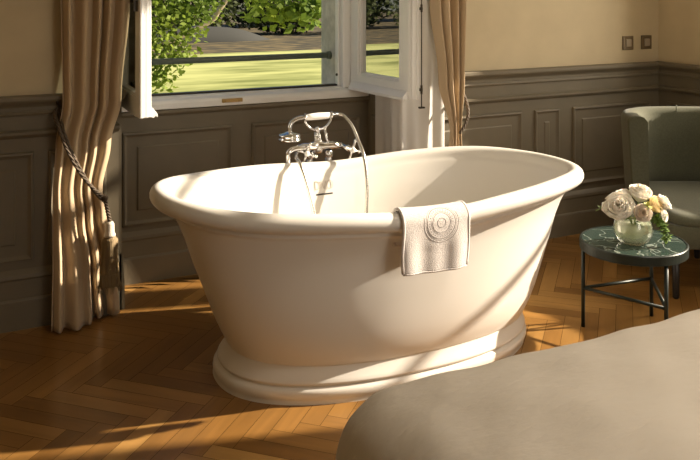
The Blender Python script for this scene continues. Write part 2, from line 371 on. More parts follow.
# espagnolette rod on the room-side corner of the right leaf
r = MB().tube([(.634,.006,.885),(.634,.006,2.60)], .003, 8).box(.624, .640, -.002, .010, .97, .985).box(.624,.640,-.002,.010,1.39,1.405).build('espagnolette_rod', M['iron'], sR)
MB().box(.622, .640, -.006, .024, .880, .888).tube([(.634,.006,1.38),(.634,.006,1.42)], .006, 8).tube([(.634,.006,.955),(.634,.006,1.0)], .006, 8).build('rod_hook', M['iron'], r)
MB().box(.10, .575, -.012, -.003, 1.435, 1.447).box(.56,.572,-.018,-.001,1.40,1.45).build('stay_bar', M['iron'], sL)

# side windows of the right wall (outside the view): frame with bars
for k, (a, b) in enumerate(OPEN):
    wn = st(empty('window_%d' % (k+2), (0, 0, 0))); OZ1 = HEAD[k]
    mb = MB(); x0, x1 = XR+.10, XR+.16
    mb.box(x0, x1, a, a+.05, OZ0, OZ1); mb.box(x0, x1, b-.05, b, OZ0, OZ1); mb.box(x0, x1, a, b, OZ0, OZ0+.07); mb.box(x0, x1, a, b, OZ1-.06, OZ1)
    if k == 0: mb.box(x0, x1, a, b, 2.50, 2.55)
    mb.build('window_frame', M['frame'], wn)
    MB().tube([(XR+.19, a, 1.58), (XR+.19, b, 1.58)], .022, 10).build('guard_rail', M['rail'], wn)
    
# ------------------------------------------------------------------ switches
for k, x in enumerate((3.955, 4.115)):
    o = empty('light_switch', (x, YW, 1.155))
    MB().box(-.045, .045, -.010, 0, -.045, .045).build('face_plate', M['switch'], o, bevel=.004)
    MB().box(-.022, .022, -.016, -.008, -.024, .024).build('rocker', M['switchb'], o, bevel=.003)
    tag(o, ['square bronze light switch on the cream wall, left one of the pair', 'square bronze light switch on the cream wall, nearest the room corner'][k], 'switch', 'light switches above the dado rail')

# ------------------------------------------------------------------ bathtub
TC = Vector((1.660, 3.026, 0)); TYAW = -.034; TN = 2.28
def ell(a, b, t):
    C, Q = cos(t), sin(t); u = math.copysign(abs(C)**(2/TN), C); v = math.copysign(abs(Q)**(2/TN), Q)
    return a*u, b*v, u
RK = (-1, -.75, -.4, 0, .4, .75, 1); RV = (.719, .694, .679, .660, .683, .696, .684)
def raise_(u):      # rim height over the middle of the rim: dips in the middle, lifts to both ends
    m = [(RV[min(i+1, 6)]-RV[max(i-1, 0)])/(RK[min(i+1, 6)]-RK[max(i-1, 0)]) for i in range(7)]
    u = max(-1, min(1, u)); i = max(k for k in range(6) if RK[k] <= u); h = RK[i+1]-RK[i]; t = (u-RK[i])/h
    return (2*t**3-3*t**2+1)*RV[i]+(t**3-2*t**2+t)*h*m[i]+(-2*t**3+3*t**2)*RV[i+1]+(t**3-t**2)*h*m[i+1]-RZ
def tub_ring(a, b, z, w_, n=128):
    out = []
    for j in range(n):
        x, y, u = ell(a, b, 2*pi*j/n); out.append(Vector((x, y, z+w_*raise_(u))))
    return out
tub = tag(empty('bathtub', TC, TYAW), 'white freestanding double-ended bathtub on a stepped pedestal in the middle of the room', 'bathtub')
RA, RB, RZ, RR = .916, .472, .660, .034
rings = [(.60,.325,.110,0),(.648,.352,.118,0),(.656,.362,.132,0),(.680,.382,.18,0),(.712,.398,.25,.05),(.746,.408,.34,.12),(.784,.414,.43,.25),(.818,.421,.52,.45),(.843,.430,.565,.7),(.860,.437,.588,.85),(.867,.440,.596,.9),
         (.873,.444,.598,.92),(.876,.447,.603,.95),(.873,.445,.609,.96),(.873,.446,.612,.97),(.879,.449,.615,1),(.882,.452,.620,1),(.880,.450,.626,1),(.884,.452,.631,1)]
for k in range(15):
    t = radians(-120+k*(300/14)); rings.append((RA+RR*cos(t), RB+RR*sin(0)+RR*cos(t), RZ+RR*sin(t), 1))
ctl = [(.8822,.4382,.672,1),(.8800,.4350,.652,1),(.866,.426,.630,1),(.845,.415,.59,.92),(.812,.402,.53,.70),(.766,.390,.45,.42),(.732,.378,.36,.2),(.690,.352,.27,.05),(.62,.310,.218,0),(.50,.235,.198,0),(.25,.12,.192,0),(.05,.03,.190,0),(.001,.001,.19,0)]
for k in range(1, len(ctl)-2):
    for q in range(4):
        t = q/4; p0, p1, p2, p3 = ctl[k-1:k+3]
        rings.append(tuple(.5*((2*b)+(c-a)*t+(2*a-5*b+4*c-d)*t*t+(3*b-a-3*c+d)*t**3) for a, b, c, d in zip(p0, p1, p2, p3)))
rings += ctl[-2:]
MB().grid([tub_ring(*r) for r in rings], closed_u=True).build('basin', M['tub'], tub)
ped = [(.630,.335,.150),(.646,.350,.147),(.650,.354,.142),(.648,.352,.135),(.651,.355,.120),(.659,.363,.100),(.668,.371,.084),(.673,.376,.074),(.674,.377,.067),(.667,.370,.062),(.668,.371,.058),(.679,.382,.052),(.683,.386,.042),(.683,.386,.028),(.679,.382,.018),(.677,.380,.012),(.678,.381,0)]
pm = MB().grid([[p+Vector((-.028*(1-z/.15), 0, 0)) for p in tub_ring(a, b, z, 0)] for a, b, z in ped], closed_u=True).build('pedestal', M['tub'], tub)
# overflow slot and the faint mark on the far inner side
def inner_far(x, z):
    # point of the inner far side at local x and height z
    tab = [(.27,(.690,.352)),(.36,(.732,.378)),(.45,(.766,.390)),(.53,(.812,.402)),(.59,(.845,.415)),(.630,(.866,.426))]
    for (za, A), (zb, B) in zip(tab, tab[1:]):
        if z <= zb: t = (z-za)/(zb-za); a = A[0]+(B[0]-A[0])*t; b = A[1]+(B[1]-A[1])*t; break
    return Vector((x, b*(1-abs(x/a)**TN)**(1/TN), z))
def on_far(x, z, off):
    p = inner_far(x, z); q = inner_far(x+.004, z)-inner_far(x-.004, z); r_ = inner_far(x, z+.004)-inner_far(x, z-.004)
    n_ = q.cross(r_).normalized()
    if n_.y > 0: n_ = -n_
    return p+n_*off
SX, SZ = -.085, .560
rows = [[on_far(SX-.042+.084*i/12, SZ+dz, .0015) for i in range(13)] for dz in (-.0035, .0035)]
MB().grid(rows).build('overflow_slot', M['slot'], tub, solid=.001)
mk = MB()
def stroke(pts): mk.tube([on_far(SX+x, SZ+.045+z, .0) for x, z in smooth_path([(a, b, 0) for a, b in pts], 5) for _ in (0,)] if False else [on_far(SX+p.x, SZ+.040+p.y*.9, .0035) for p in smooth_path([(a, b, 0) for a, b in pts], 5)], .0012, 5)
stroke([(-.042,-.02),(-.042,.02)]); stroke([(-.042,.02),(-.022,.014),(-.016,0),(-.022,-.014),(-.042,-.02)])
stroke([(-.012,.02),(.0,-.02)]); stroke([(.0,-.02),(.012,.018)])
stroke([(.030,.02),(.018,.012),(.016,-.012),(.030,-.02),(.042,-.012),(.042,.012),(.030,.02)])
mk.build('engraved_mark', M['logo'], tub)
MB().lathe([(.0,.199),(.030,.199),(.034,.196),(.034,.190)], n=24).build('waste_cap', M['chrome'], tub)

# ------------------------------------------------------------------ towel on the near rim
TWL = tag(empty('hand_towel', (0, 0, 0)), 'white terry hand towel with round grey embroidery hung over the near rim of the bathtub', 'towel')
cy_, sy_ = cos(TYAW), sin(TYAW)
def rim_at(x):      # local x along the near rim -> local centre point and outward normal
    y = -RB*(1-abs(x/RA)**TN)**(1/TN); u = x/RA
    e = .005; y2 = -RB*(1-abs((x+e)/RA)**TN)**(1/TN); t = Vector((e, y2-y, 0)).normalized(); n_ = Vector((t.y, -t.x, 0))
    if n_.y > 0: n_ = -n_
    return Vector((x, y, RZ+raise_(u))), n_
def towel_pt(s, v, off=0.0):
    # s across 0..1 ; v along the drape in metres: negative = inside
    x = -.165+.262*s
    c, n_ = rim_at(x); R = RR+.010+off
    fold = .004*sin(s*9+1)+.003*sin(s*17)
    hl = R*pi/2
    if v < -hl: ang = pi; extra = -(v+hl); p = c-n_*(R)+Vector((0,0,-extra))
    elif v > hl:
        extra = v-hl; q = min(1, extra/.1)
        p = c+n_*(R+(fold-.012*min(1, extra/.2))*q)+Vector((0,0,-extra)); p.x += q*(.010*(s-.5)*sin(extra*18))
    else:
        a = pi/2-v/R; p = c+n_*(R*cos(a))+Vector((0,0,R*sin(a)))
    return Vector((TC.x+p.x*cy_-p.y*sy_, TC.y+p.x*sy_+p.y*cy_, p.z))
vv = [-.17+.415*i/60 for i in range(61)]
MB().grid([[towel_pt(j/40, v) for j in range(41)] for v in vv]).build('cloth', M['towel'], TWL, solid=.011, off=0)
hm = MB()
for e in (0, 1): hm.tube([towel_pt(e, v, .001) for v in vv[::2]], .0068, 8)
hm.tube([towel_pt(j/20, vv[-1], .0) for j in range(21)], .0068, 8)
hm.build('hem', M['towel'], TWL)
em = MB()
def ering(R, r, a0=0, a1=360, sx=1.0):
    pts = []
    for k in range(int(abs(a1-a0)/6)+1):
        a = radians(a0+k*6); pts.append(towel_pt(.56+R*cos(a)/.262*sx, .078+R*sin(a), .0048))
    em.tube(pts, r, 5, caps=False)
ering(.017,.0013); ering(.036,.0013); ering(.041,.0011); ering(.057,.0014); ering(.063,.0010, -60, 240); ering(.070,.0013, -30, 200)
for k in range(30):
    a = radians(k*12); pts = [towel_pt(.56+q*cos(a)/.262, .078+q*sin(a), .0050) for q in (.045, .051)]; em.tube(pts, .0010, 5)
em.build('embroidery', M['thread'], TWL)

# ------------------------------------------------------------------ bath mixer, stands behind the far rim
fx, fy = 1.635, 3.61
mixer = tag(empty('bath_mixer', (fx, fy, -.215), radians(-4)), 'chrome floor-standing bath mixer with porcelain handset behind the bathtub', 'tap'); mixer.scale = (1.2,)*3
MB().tube([(-.035,0,.18),(-.035,0,.77)], .013, 14).lathe([(.0,.0),(.034,0),(.034,.008),(.014,.02)], (-.035,0,.18), 20).build('standpipe', M['chrome'], mixer)
MB().tube([(.045,0,.18),(.045,0,.77)], .013, 14).lathe([(.0,.0),(.034,0),(.034,.008),(.014,.02)], (.045,0,.18), 20).build('standpipe', M['chrome'], mixer)
bdy = MB().tube([(-.09,0,.795),(-.06,0,.80),(-.03,0,.80),(0,0,.805),(.03,0,.80),(.06,0,.80),(.10,0,.795)], [.014,.017,.015,.024,.015,.017,.014], 14)
bdy.lathe([(.0,.775),(.022,.776),(.022,.80),(.016,.815),(.013,.83),(.0,.832)], n=20)
for x in (-.035, .045): bdy.lathe([(.013,.755),(.019,.757),(.019,.775),(.014,.782)], (x,0,0), 16)
bdy.build('mixer_body', M['chrome'], mixer)
for x, d in ((-.052, -1), (.108, 1)):
    h = MB(); a = Vector((x-.005*d, 0, .795)); b = Vector((x+.016*d, -.062, .788)); h.tube([a, (a+b)/2, b], [.013,.009,.011], 12); h.ball((a*.4+b*.6), .0135, 10)
    ax = (b-a).normalized(); u = ax.cross(Vector((0,0,1))).normalized(); v = u.cross(ax)
    for k in range(4):
        q = radians(45*0+90*k+20); dr = u*cos(q)+v*sin(q); h.tube([b, b+dr*.024, b+dr*.036], [.0062,.0050,.0064], 8); h.ball(b+dr*.038, .0078, 8)
    h.build('cross_handle', M['chrome'], mixer)
    MB().ball(b+ax*.006, .011, 10).build('handle_button', M['porcelain'], mixer)
# spout: runs left then drops
MB().tube(smooth_path([(-.02,-.03,.800),(-.06,-.05,.808),(-.11,-.065,.812),(-.135,-.070,.808),(-.148,-.072,.795),(-.150,-.072,.77),(-.150,-.072,.735)], 6), .0105, 14).lathe([(.0105,.725),(.0135,.727),(.0135,.745),(.0105,.748)], (-.150,-.072,0), 16).build('spout', M['chrome'], mixer)
# cradle
cr_ = MB().tube([(-.012,0,.81),(-.008,-.004,.865)], [.009,.006], 10).tube([(.012,0,.81),(-.002,-.004,.865)], [.009,.006], 10).tube([(.05,0,.80),(.035,-.004,.83),(.028,-.006,.868)], [.008,.005,.005], 10).ball((-.004,-.006,.867), .013, 10).ball((.028,-.006,.871), .008, 8).ball((.0,.0,.83), .014, 10)
cr_.tube(smooth_path([(-.055,-.006,.915),(-.055,-.006,.900),(-.035,-.006,.876),(-.004,-.006,.867),(.03,-.006,.877),(.052,-.006,.900),(.054,-.006,.917)], 5), .0050, 8)
cr_.build('cradle', M['chrome'], mixer)
# handset (rests in the cradle, its own thing)
hs = tag(empty('shower_handset', (fx, fy, .885), radians(-4)), 'chrome telephone-style hand shower with white porcelain grip resting on the mixer cradle', 'hand shower'); hs.scale = (1.2,)*3
hd = MB().tube([(-.060,-.006,.003),(-.053,-.006,.003)], .016, 14)
hd.tube(smooth_path([(-.060,-.006,.003),(-.085,-.008,.002),(-.110,-.012,-.008),(-.122,-.016,-.026),(-.125,-.018,-.048)], 6), [.0085]*25, 12)
hd.build('neck', M['chrome'], hs)
MB().tube([(.052,-.006,.006),(.060,-.006,.006),(.061,-.006,.006),(.085,-.006,.008)], [.015,.015,.008,.0095], 14).build('hose_coupling', M['chrome'], hs)
MB().tube([(-.054,-.006,.003),(-.03,-.006,.0035),(0,-.006,.0045),(.03,-.006,.005),(.053,-.006,.006)], [.0115,.0135,.0145,.0135,.0115], 16).build('grip', M['porcelain'], hs)
MB().lathe([(.0,-.046),(.012,-.047),(.020,-.052),(.040,-.056),(.043,-.060),(.043,-.066),(.040,-.070),(.045,-.073),(.046,-.079),(.042,-.083),(.0,-.083)], (-.125,-.018,0), 28).build('shower_head', M['chrome'], hs)
# hose: from the handset, down into the tub, up again under the mixer
H = lambda x, y, z: (x, y, z)
hp = smooth_path([(fx+.102,fy-.016,.895),(fx+.123,fy-.03,.888),(fx+.145,fy-.075,.845),(fx+.150,fy-.13,.785),(fx+.143,fy-.205,.720),(fx+.132,fy-.255,.60),(fx+.115,fy-.28,.47),(fx+.08,fy-.33,.30),(fx+.0,fy-.36,.245),(fx-.095,fy-.33,.30),(fx-.125,fy-.295,.40),(fx-.138,fy-.268,.50),(fx-.155,fy-.232,.62),(fx-.168,fy-.185,.705),(fx-.165,fy-.13,.725),(fx-.140,fy-.06,.725),(fx-.110,fy-.02,.735)], 10)
hose = tag(MB().tube(hp, .0082, 10).build('shower_hose', M['chrome']), 'flexible chrome shower hose looping down inside the bathtub', 'hose')
bp = bpy.data.materials.new('ribbed_hose_chrome'); bp.use_nodes = True; q = P(bp); q.inputs['Base Color'].default_value = (.72,.70,.66,1); q.inputs['Metallic'].default_value = 1; q.inputs['Roughness'].default_value = .25
bump(bp, 500, .5, .001); hose.data.materials[0] = bp

# ------------------------------------------------------------------ curtains
def curtain_mesh(xl, xr, yc, amp, nf, z0, z1, ph=0, seed=0, ny=None, kk=220, rows=90):
    rg = random.Random(seed); fr = [(rg.uniform(.6,1.0), rg.uniform(0,6.28)) for _ in range(3)]
    out = []
    for i in range(rows+1):
        z = z0+(z1-z0)*i/rows; a_, b_ = lerp(xl, z), lerp(xr, z); A = lerp(amp, z); Y = yc(z) if callable(yc) else yc; r_ = []
        for j in range(kk+1):
            u = j/kk; th = 2*pi*nf*(u+.035*sin(2*pi*u*1.7+fr[0][1]))+ph
            d = A*(.8*sin(th)+  .13*sin(2.1*th+fr[1][1])+.12*sin(.5*th+fr[2][1]))
            x = a_+(b_-a_)*(u+.012*cos(th)); r_.append(Vector((x, Y+d+(ny(u, z) if ny else 0), z)))
        out.append(r_)
    return out
cl = tag(empty('curtain', (.6, 3.8, 0)), 'beige floor-length curtain tied back left of the garden window', 'curtain')
xl = [(.0,.428),(.35,.436),(.60,.440),(.80,.452),(1.0,.482),(1.45,.474),(2.7,.40)]
xr = [(.0,.735),(.25,.715),(.48,.670),(.60,.652),(.80,.688),(1.0,.735),(1.45,.772),(2.7,.86)]
am = [(.0,.034),(.5,.018),(.62,.014),(1.0,.030),(1.45,.042),(2.7,.045)]
def ny(u, z):
    q = max(0, min(1, (.60-z)/.5)); s = max(0, min(1, (u-.50)/.12)); return -.05*q*(1-s)+.045*q*s
g = curtain_mesh([(a, b+.015) for a, b in xl], [(a, b+.015) for a, b in xr], 3.838, am, 5.0, .008, 2.72, .5, 2, ny)
o = MB().grid(g).build('drape', M['curtain'], None, solid=.003, off=0); o.parent = cl; o.location = (-.6, -3.8, 0)
cr2 = tag(empty('curtain', (2.5, 3.8, 0)), 'beige curtain hanging right of the garden window, its foot hidden by the bathtub', 'curtain')
xl = [(.0,2.43),(.5,2.50),(.72,2.525),(1.0,2.46),(1.45,2.405),(2.7,2.36)]
xr = [(.0,2.70),(.5,2.60),(.72,2.585),(1.0,2.60),(1.45,2.615),(2.7,2.66)]
g = curtain_mesh(xl, xr, 3.80, [(0,.035),(.7,.016),(1.0,.035),(1.45,.040),(2.7,.04)], 3.6, .008, 2.72, 2.2, 5)
o = MB().grid(g).build('drape', M['curtain'], None, solid=.003, off=0); o.parent = cr2; o.location = (-2.5, -3.8, 0)
# sheer behind the right leaf, between the leaf and the recess corner
rows = []
path = smooth_path([(2.225,4.12,0),(2.235,4.02,0),(2.225,3.925,0),(2.245,3.865,0),(2.33,3.862,0),(2.42,3.865,0),(2.52,3.862,0)], 28)
for i in range(40):
    z = .01+2.68*i/39; r_ = []
    for j, p in enumerate(path):
        n_ = path[min(j+1, len(path)-1)]-path[max(j-1, 0)]; n_.z = 0; n_.normalize(); n_ = Vector((n_.y, -n_.x, 0))
        r_.append(Vector((p.x, p.y, z))+n_*(.006*sin(j*.24+.3*sin(z*2))))
    rows.append(r_)
tag(MB().grid(rows).build('sheer_curtain', M['sheer']), 'white sheer curtain behind the open right window leaf', 'curtain')

# tiebacks
def tassel(root, c, ztop, zbot, sc=1.0):
    t = empty('tassel', (0,0,0)); t.parent = root
    cx, cy = c
    mb = MB(); n = 40
    for s_ in (0, pi): mb.tube([(cx-.012*sc+.02*sc*i/n+.0055*cos(i*.55+s_), cy+.0055*sin(i*.55+s_), ztop-(ztop-(zbot+.30*sc))*i/n) for i in range(n+1)], .0052*sc, 6)
    mb.build('twisted_cord', M['rope'], t)
    zt = zbot+.30*sc; X = cx+.008*sc
    MB().lathe([(.0,zt),(.014*sc,zt-.002),(.020*sc,zt-.012),(.021*sc,zt-.05),(.026*sc,zt-.058),(.026*sc,zt-.066),(.020*sc,zt-.07)], (X, cy, 0), 20).build('tassel_head', M['tassel_top'], t)
    sk_ = MB(); rr = [(.022,-.066),(.034,-.080),(.033,-.13),(.036,-.19),(.042,-.25),(.046,-.285)]
    rows = [[Vector((X+(r_*sc+.0022*sin(j*9))*cos(2*pi*j/72), cy+(r_*sc*.8+.0022*sin(j*9))*sin(2*pi*j/72), zt+z*sc)) for j in range(72)] for r_, z in rr]
    sk_.grid(rows, closed_u=True)
    rg = random.Random(4)
    for k in range(90):
        a = rg.uniform(0, 2*pi); R = .040*sc; p = Vector((X+R*cos(a), cy+R*.8*sin(a), zt-.23*sc))
        sk_.tube([p, p+Vector((cos(a)*.007, sin(a)*.005, -.05*sc)), p+Vector((cos(a)*rg.uniform(.004,.018), sin(a)*.01, -rg.uniform(.055,.085)*sc))], .0011, 4)
    sk_.build('tassel_fringe', M['tassel'], t)
def rope(root, pts, r=.0075):
    base = smooth_path(pts, 14); mb = MB()
    for s_ in (0, 2.1, 4.2):
        out = []
        for i, p in enumerate(base):
            t = (base[min(i+1, len(base)-1)]-base[max(i-1, 0)]).normalized(); a = t.cross(Vector((0,1,0.001))).normalized(); b = a.cross(t)
            out.append(p+(a*cos(i*.55+s_)+b*sin(i*.55+s_))*r*.62)
        mb.tube(out, r*.72, 7)
    mb.build('rope', M['rope'], root)
tb = tag(empty('curtain_tieback', (.013, .026, 0)), 'twisted taupe rope tieback with a long tassel around the left curtain', 'tieback')
rope(tb, [(.475,3.885,.965),(.455,3.84,.94),(.465,3.775,.89),(.495,3.742,.80),(.545,3.735,.70),(.60,3.737,.625),(.645,3.742,.578)], .0068)
rope(tb, [(.475,3.885,.962),(.478,3.84,.925),(.485,3.765,.87),(.515,3.742,.785),(.560,3.737,.69),(.61,3.739,.605),(.650,3.750,.56),(.665,3.79,.565)], .0062)
MB().ball((.655,3.742,.570), .015, 10).build('knot', M['rope'], tb)
tassel(tb, (.668,3.742), .565, .165)
MB().tube([(.470,3.898,.985),(.470,3.868,.985),(.470,3.862,1.005)], .006, 8).lathe([(.0,-.004),(.016,-.004),(.016,.004),(.0,.004)], (.470,3.908,.985), 16, T=Matrix.Rotation(radians(90), 4, 'X')).build('wall_hook', M['iron'], tb)
tb = tag(empty('curtain_tieback', (0, 0, 0)), 'rope tieback around the right curtain just above the bathtub rim', 'tieback')
rope(tb, [(2.635,3.89,.955),(2.632,3.83,.90),(2.612,3.765,.83),(2.585,3.745,.77),(2.54,3.742,.715)], .007)
MB().tube([(2.636,3.912,.975),(2.636,3.880,.975)], .006, 8).build('wall_hook', M['iron'], tb)

# ------------------------------------------------------------------ bed
bd = tag(empty('bed', (1.9, .8, 0)), 'bed under a smooth greige duvet in the near right corner', 'bed')
def bed_surface():
    X0, X1, Y0, Y1, Zt = .805, 2.95, -.35, 1.83, .570
    nx, ny_ = 110, 100; rows = []
    def drop(d):     # distance outside the flat area -> (outward, down)
        R = .16
        if d <= 0: return 0, 0
        if d < R*pi/2: a = d/R; return R*sin(a), R*(1-cos(a))
        return R+.012*min(1, (d-R*pi/2)/.2), R+(d-R*pi/2)
    fx0, fx1, fy0, fy1 = X0+.17, X1-.17, Y0+.17, Y1-.17; ext = .16*pi/2+.34
    for i in range(ny_+1):
        v = fy0-ext+(fy1-fy0+2*ext)*i/ny_; r_ = []
        for j in range(nx+1):
            u = fx0-ext+(fx1-fx0+2*ext)*j/nx
            cx, cy = min(max(u, fx0), fx1), min(max(v, fy0), fy1); dx, dy = u-cx, v-cy; d = math.hypot(dx, dy)
            d_ = max(abs(dx), abs(dy)) if d else 0
            o_, dn = drop(d_)
            if d: x, y = cx+dx/d*o_, cy+dy/d*o_
            else: x, y = cx, cy
            puff = .005*sin(u*5.1+v*1.3)+.004*sin(v*7.3-u*2.1)+.0025*sin(u*19+v*11)+.0015*sin(u*31-v*23)
            edge = min(u-fx0, fx1-u, fy1-v, v-fy0); crown = .02*max(0, min(1, edge/.3))
            fold = .012*sin(u*14+v*13)*max(0, min(1, (dn-.1)/.2))
            if d: x += dx/d*fold; y += dy/d*fold
            r_.append(Vector((x, y, max(.03, Zt-.01-dn+crown+puff*(1 if dn < .1 else .3)))))
        rows.append(r_)
    return rows
o = MB().grid(bed_surface()).build('duvet', M['duvet'], None, solid=.02, off=-1, sub=1); o.parent = bd; o.location = (-1.9, -.8, 0)
o = MB().box(.86, 2.8, -.2, 1.62, .12, .47).build('mattress', M['sheer'], None, bevel=.04, seg=4); o.parent = bd; o.location = (-1.9, -.8, 0)
for sx in (.93, 2.73):
    for sy in (-.13, 1.55):
        o = MB().box(sx-.03, sx+.03, sy-.03, sy+.03, 0, .12).build('leg', M['chairleg'], bd); o.location = (-1.9, -.8, 0)

# ------------------------------------------------------------------ side table
CAMF, CAMR = Vector((.4478,.8942,0)), Vector((.8942,-.4478,0))
tb = tag(empty('side_table', (2.737, 2.686, 0), radians(-26.6)), 'round green-black metal side table with a veined marble top beside the bathtub', 'table')
MB().lathe([(.0,.352),(.220,.352),(.228,.355),(.228,.392),(.225,.396),(.219,.396),(.219,.386),(.0,.386)], n=72, smooth=False).build('rim_tray', M['tmetal'], tb)
MB().lathe([(.0,.386),(.2185,.386),(.2185,.3925),(.216,.394),(.0,.394)], n=72, smooth=False).build('marble_top', M['marble'], tb)
lg = [Vector((.212*cos(radians(a)), .212*sin(radians(a)), 0)) for a in (169, 49, -71)]
for p in lg: MB().tube([p, p+Vector((0,0,.352))], .0085, 14).build('leg', M['tmetal'], tb)
for a, b in ((0,1),(1,2),(2,0)): MB().tube([lg[a]+Vector((0,0,.172)), lg[b]+Vector((0,0,.172))], .0072, 12).build('stretcher', M['tmetal'], tb)

# ------------------------------------------------------------------ vase and flowers
VX, VY, VZ = 2.737+.8942*(-.012)+.4478*(-.035), 2.686-.4478*(-.012)+.8942*(-.035), .3955
vs_ = tag(empty('vase', (VX, VY, VZ)), 'small round clear glass vase of water on the marble side table', 'vase')
outer = [(.0,.0),(.045,.0),(.066,.012),(.080,.038),(.084,.062),(.080,.085),(.072,.104),(.070,.112)]
inner = [(.066,.112),(.068,.104),(.076,.085),(.080,.062),(.076,.040),(.062,.018),(.042,.009),(.0,.009)]
MB().lathe(outer+inner, n=48).build('bowl', M['vase'], vs_)
MB().lathe([(.0,.010),(.041,.010),(.061,.019),(.0745,.040),(.0785,.062),(.0755,.082),(.0,.082)], n=48).build('water', M['water'], vs_)
def petal(mb, base, d, up, ln, wd, curl, rg, ruf=.08):
    # cupped petal growing from base along up, opening towards d
    side = up.cross(d).normalized(); rows = []
    for i in range(6):
        t = i/5; out = d*(ln*(.85*math.sin(t*1.35)*curl)); r_ = []
        for j in range(5):
            s_ = (j-2)/2; w_ = wd*math.sin(min(1, t*1.05+.10)*pi*.62+.12)
            r_.append(base+out+up*(ln*t*(1-.25*curl*t))+side*(s_*w_)-d*(abs(s_)**2*w_*.45)+Vector((rg.uniform(-1,1),rg.uniform(-1,1),rg.uniform(-1,1)))*wd*ruf*t)
        rows.append(r_)
    mb.grid(rows)
def bloom(loc, R, axis, m, label, seed, layers=7, name='rose', cat='flower', ruf=.08):
    rg = random.Random(seed); o = tag(empty(name, (VX, VY, VZ)), label, cat, 'blooms in the glass vase'); L0 = Vector((VX, VY, VZ))
    c = Vector(loc)-L0; up = Vector(axis).normalized(); a = up.cross(Vector((.3,.2,1))).normalized() if abs(up.z) < .95 else Vector((1,0,0)); b = up.cross(a)
    R *= 1.15; mb = MB(); base = c-up*R*.75
    for l in range(layers):
        f = (l+1)/layers; n = 4+int(l*1.3)
        for k in range(n):
            q = 2*pi*k/n+l*1.1+rg.uniform(-.45,.45); d = a*cos(q)+b*sin(q)
            petal(mb, base+d*R*.12*f, d, up, R*(1.30+.22*(1-f))*rg.uniform(.92,1.06), R*(.34+.36*f), .10+(.85 if l < layers-1 else .75)*f**1.1*rg.uniform(.75,1.1), rg, ruf)
    mb.build('petals', m, o, solid=.0007, off=0)
    s0 = Vector((rg.uniform(-.02,.02), rg.uniform(-.02,.02), .016)); p = smooth_path([s0+Vector((-c.x*.3,-c.y*.3,0)), Vector((c.x*.22,c.y*.22,.10)), base+up*.005], 6)
    MB().tube(p, .0028, 7).build('stem', M['stem'], o)
def fl(lat, dep, z): return Vector((VX, VY, 0))+CAMR*lat+CAMF*dep+Vector((0,0,z))
cf = -CAMF; cr_v = CAMR; UP = Vector((0,0,1))
bloom(fl(-.066,-.012,.548), .054, UP*.6+cf*.6-cr_v*.3, M['petal_w'], 'large cream peony, biggest bloom at the left of the vase', 1, 10, 'peony', ruf=.16)
bloom(fl(.040,.020,.604), .044, UP*.9+cf*.35+cr_v*.1, M['petal_w'], 'cream rose at the top of the bouquet', 2, 7)
bloom(fl(.020,-.055,.540), .034, UP*.35+cf*.9, M['petal_p'], 'small blush rosebud at the front centre of the bouquet', 3, 6)
bloom(fl(.095,-.008,.560), .036, UP*.5+cf*.5+cr_v*.5, M['petal_o'], 'peach open rose at the right of the bouquet', 4, 6)
bloom(fl(.135,.012,.566), .034, UP*.6+cr_v*.6+cf*.2, M['petal_w'], 'small cream bloom at the far right behind the peach rose', 8, 5)
bloom(fl(-.022,.045,.592), .032, UP*.9-cr_v*.1, M['petal_w'], 'cream bloom behind the large peony', 6, 6)
bloom(fl(.120,-.028,.520), .024, UP*.2+cr_v*.6+cf*.6, M['petal_w'], 'small cream bloom low on the right beside the green sprig', 12, 5)
def sprig(pts, m, label, seed, n, size, name='foliage_sprig'):
    rg = random.Random(seed); L0 = Vector((VX, VY, VZ)); o = tag(empty(name, L0), label, 'foliage')
    ps = [Vector(p)-L0 for p in smooth_path(pts, 6)]; MB().tube(ps, .0016, 6).build('stem', M['stem'], o); mb = MB()
    for k in range(n):
        p = ps[rg.randrange(len(ps)//3, len(ps))]; d = Vector((rg.uniform(-1,1), rg.uniform(-1,1), rg.uniform(-.7,.7))).normalized(); s_ = size*rg.uniform(.6,1.2); q = d.cross(Vector((0,0,1))).normalized()*s_*.3
        mb.add([p, p+d*s_*.5+q, p+d*s_, p+d*s_*.5-q], [(0,1,2,3)])
    mb.build('leaves', m, o)
sprig([(VX,VY,.42), fl(.03,-.02,.50), fl(.085,-.04,.515), fl(.115,-.05,.47), fl(.125,-.055,.425)], M['leafg'], 'feathery green sprig drooping over the right side of the vase', 1, 150, .030)
sprig([(VX,VY,.42), fl(-.02,0,.51), fl(-.09,.02,.535), fl(-.135,.02,.54)], M['leafg'], 'thin green leaf sprig poking out at the left of the bouquet', 2, 18, .024)
sprig([(VX,VY,.42), fl(.01,0,.50), fl(.035,-.045,.560), fl(.045,-.06,.572)], M['petal_y'], 'yellow-green floret sprig between the cream rose and the blush bud', 3, 90, .020)

# ------------------------------------------------------------------ armchair (faces the camera, back in the room corner)
AC = CAMF*4.45+CAMR*1.885
ch = tag(empty('armchair', AC, radians(-26.6)), 'dark green upholstered tub armchair in the room corner', 'armchair')
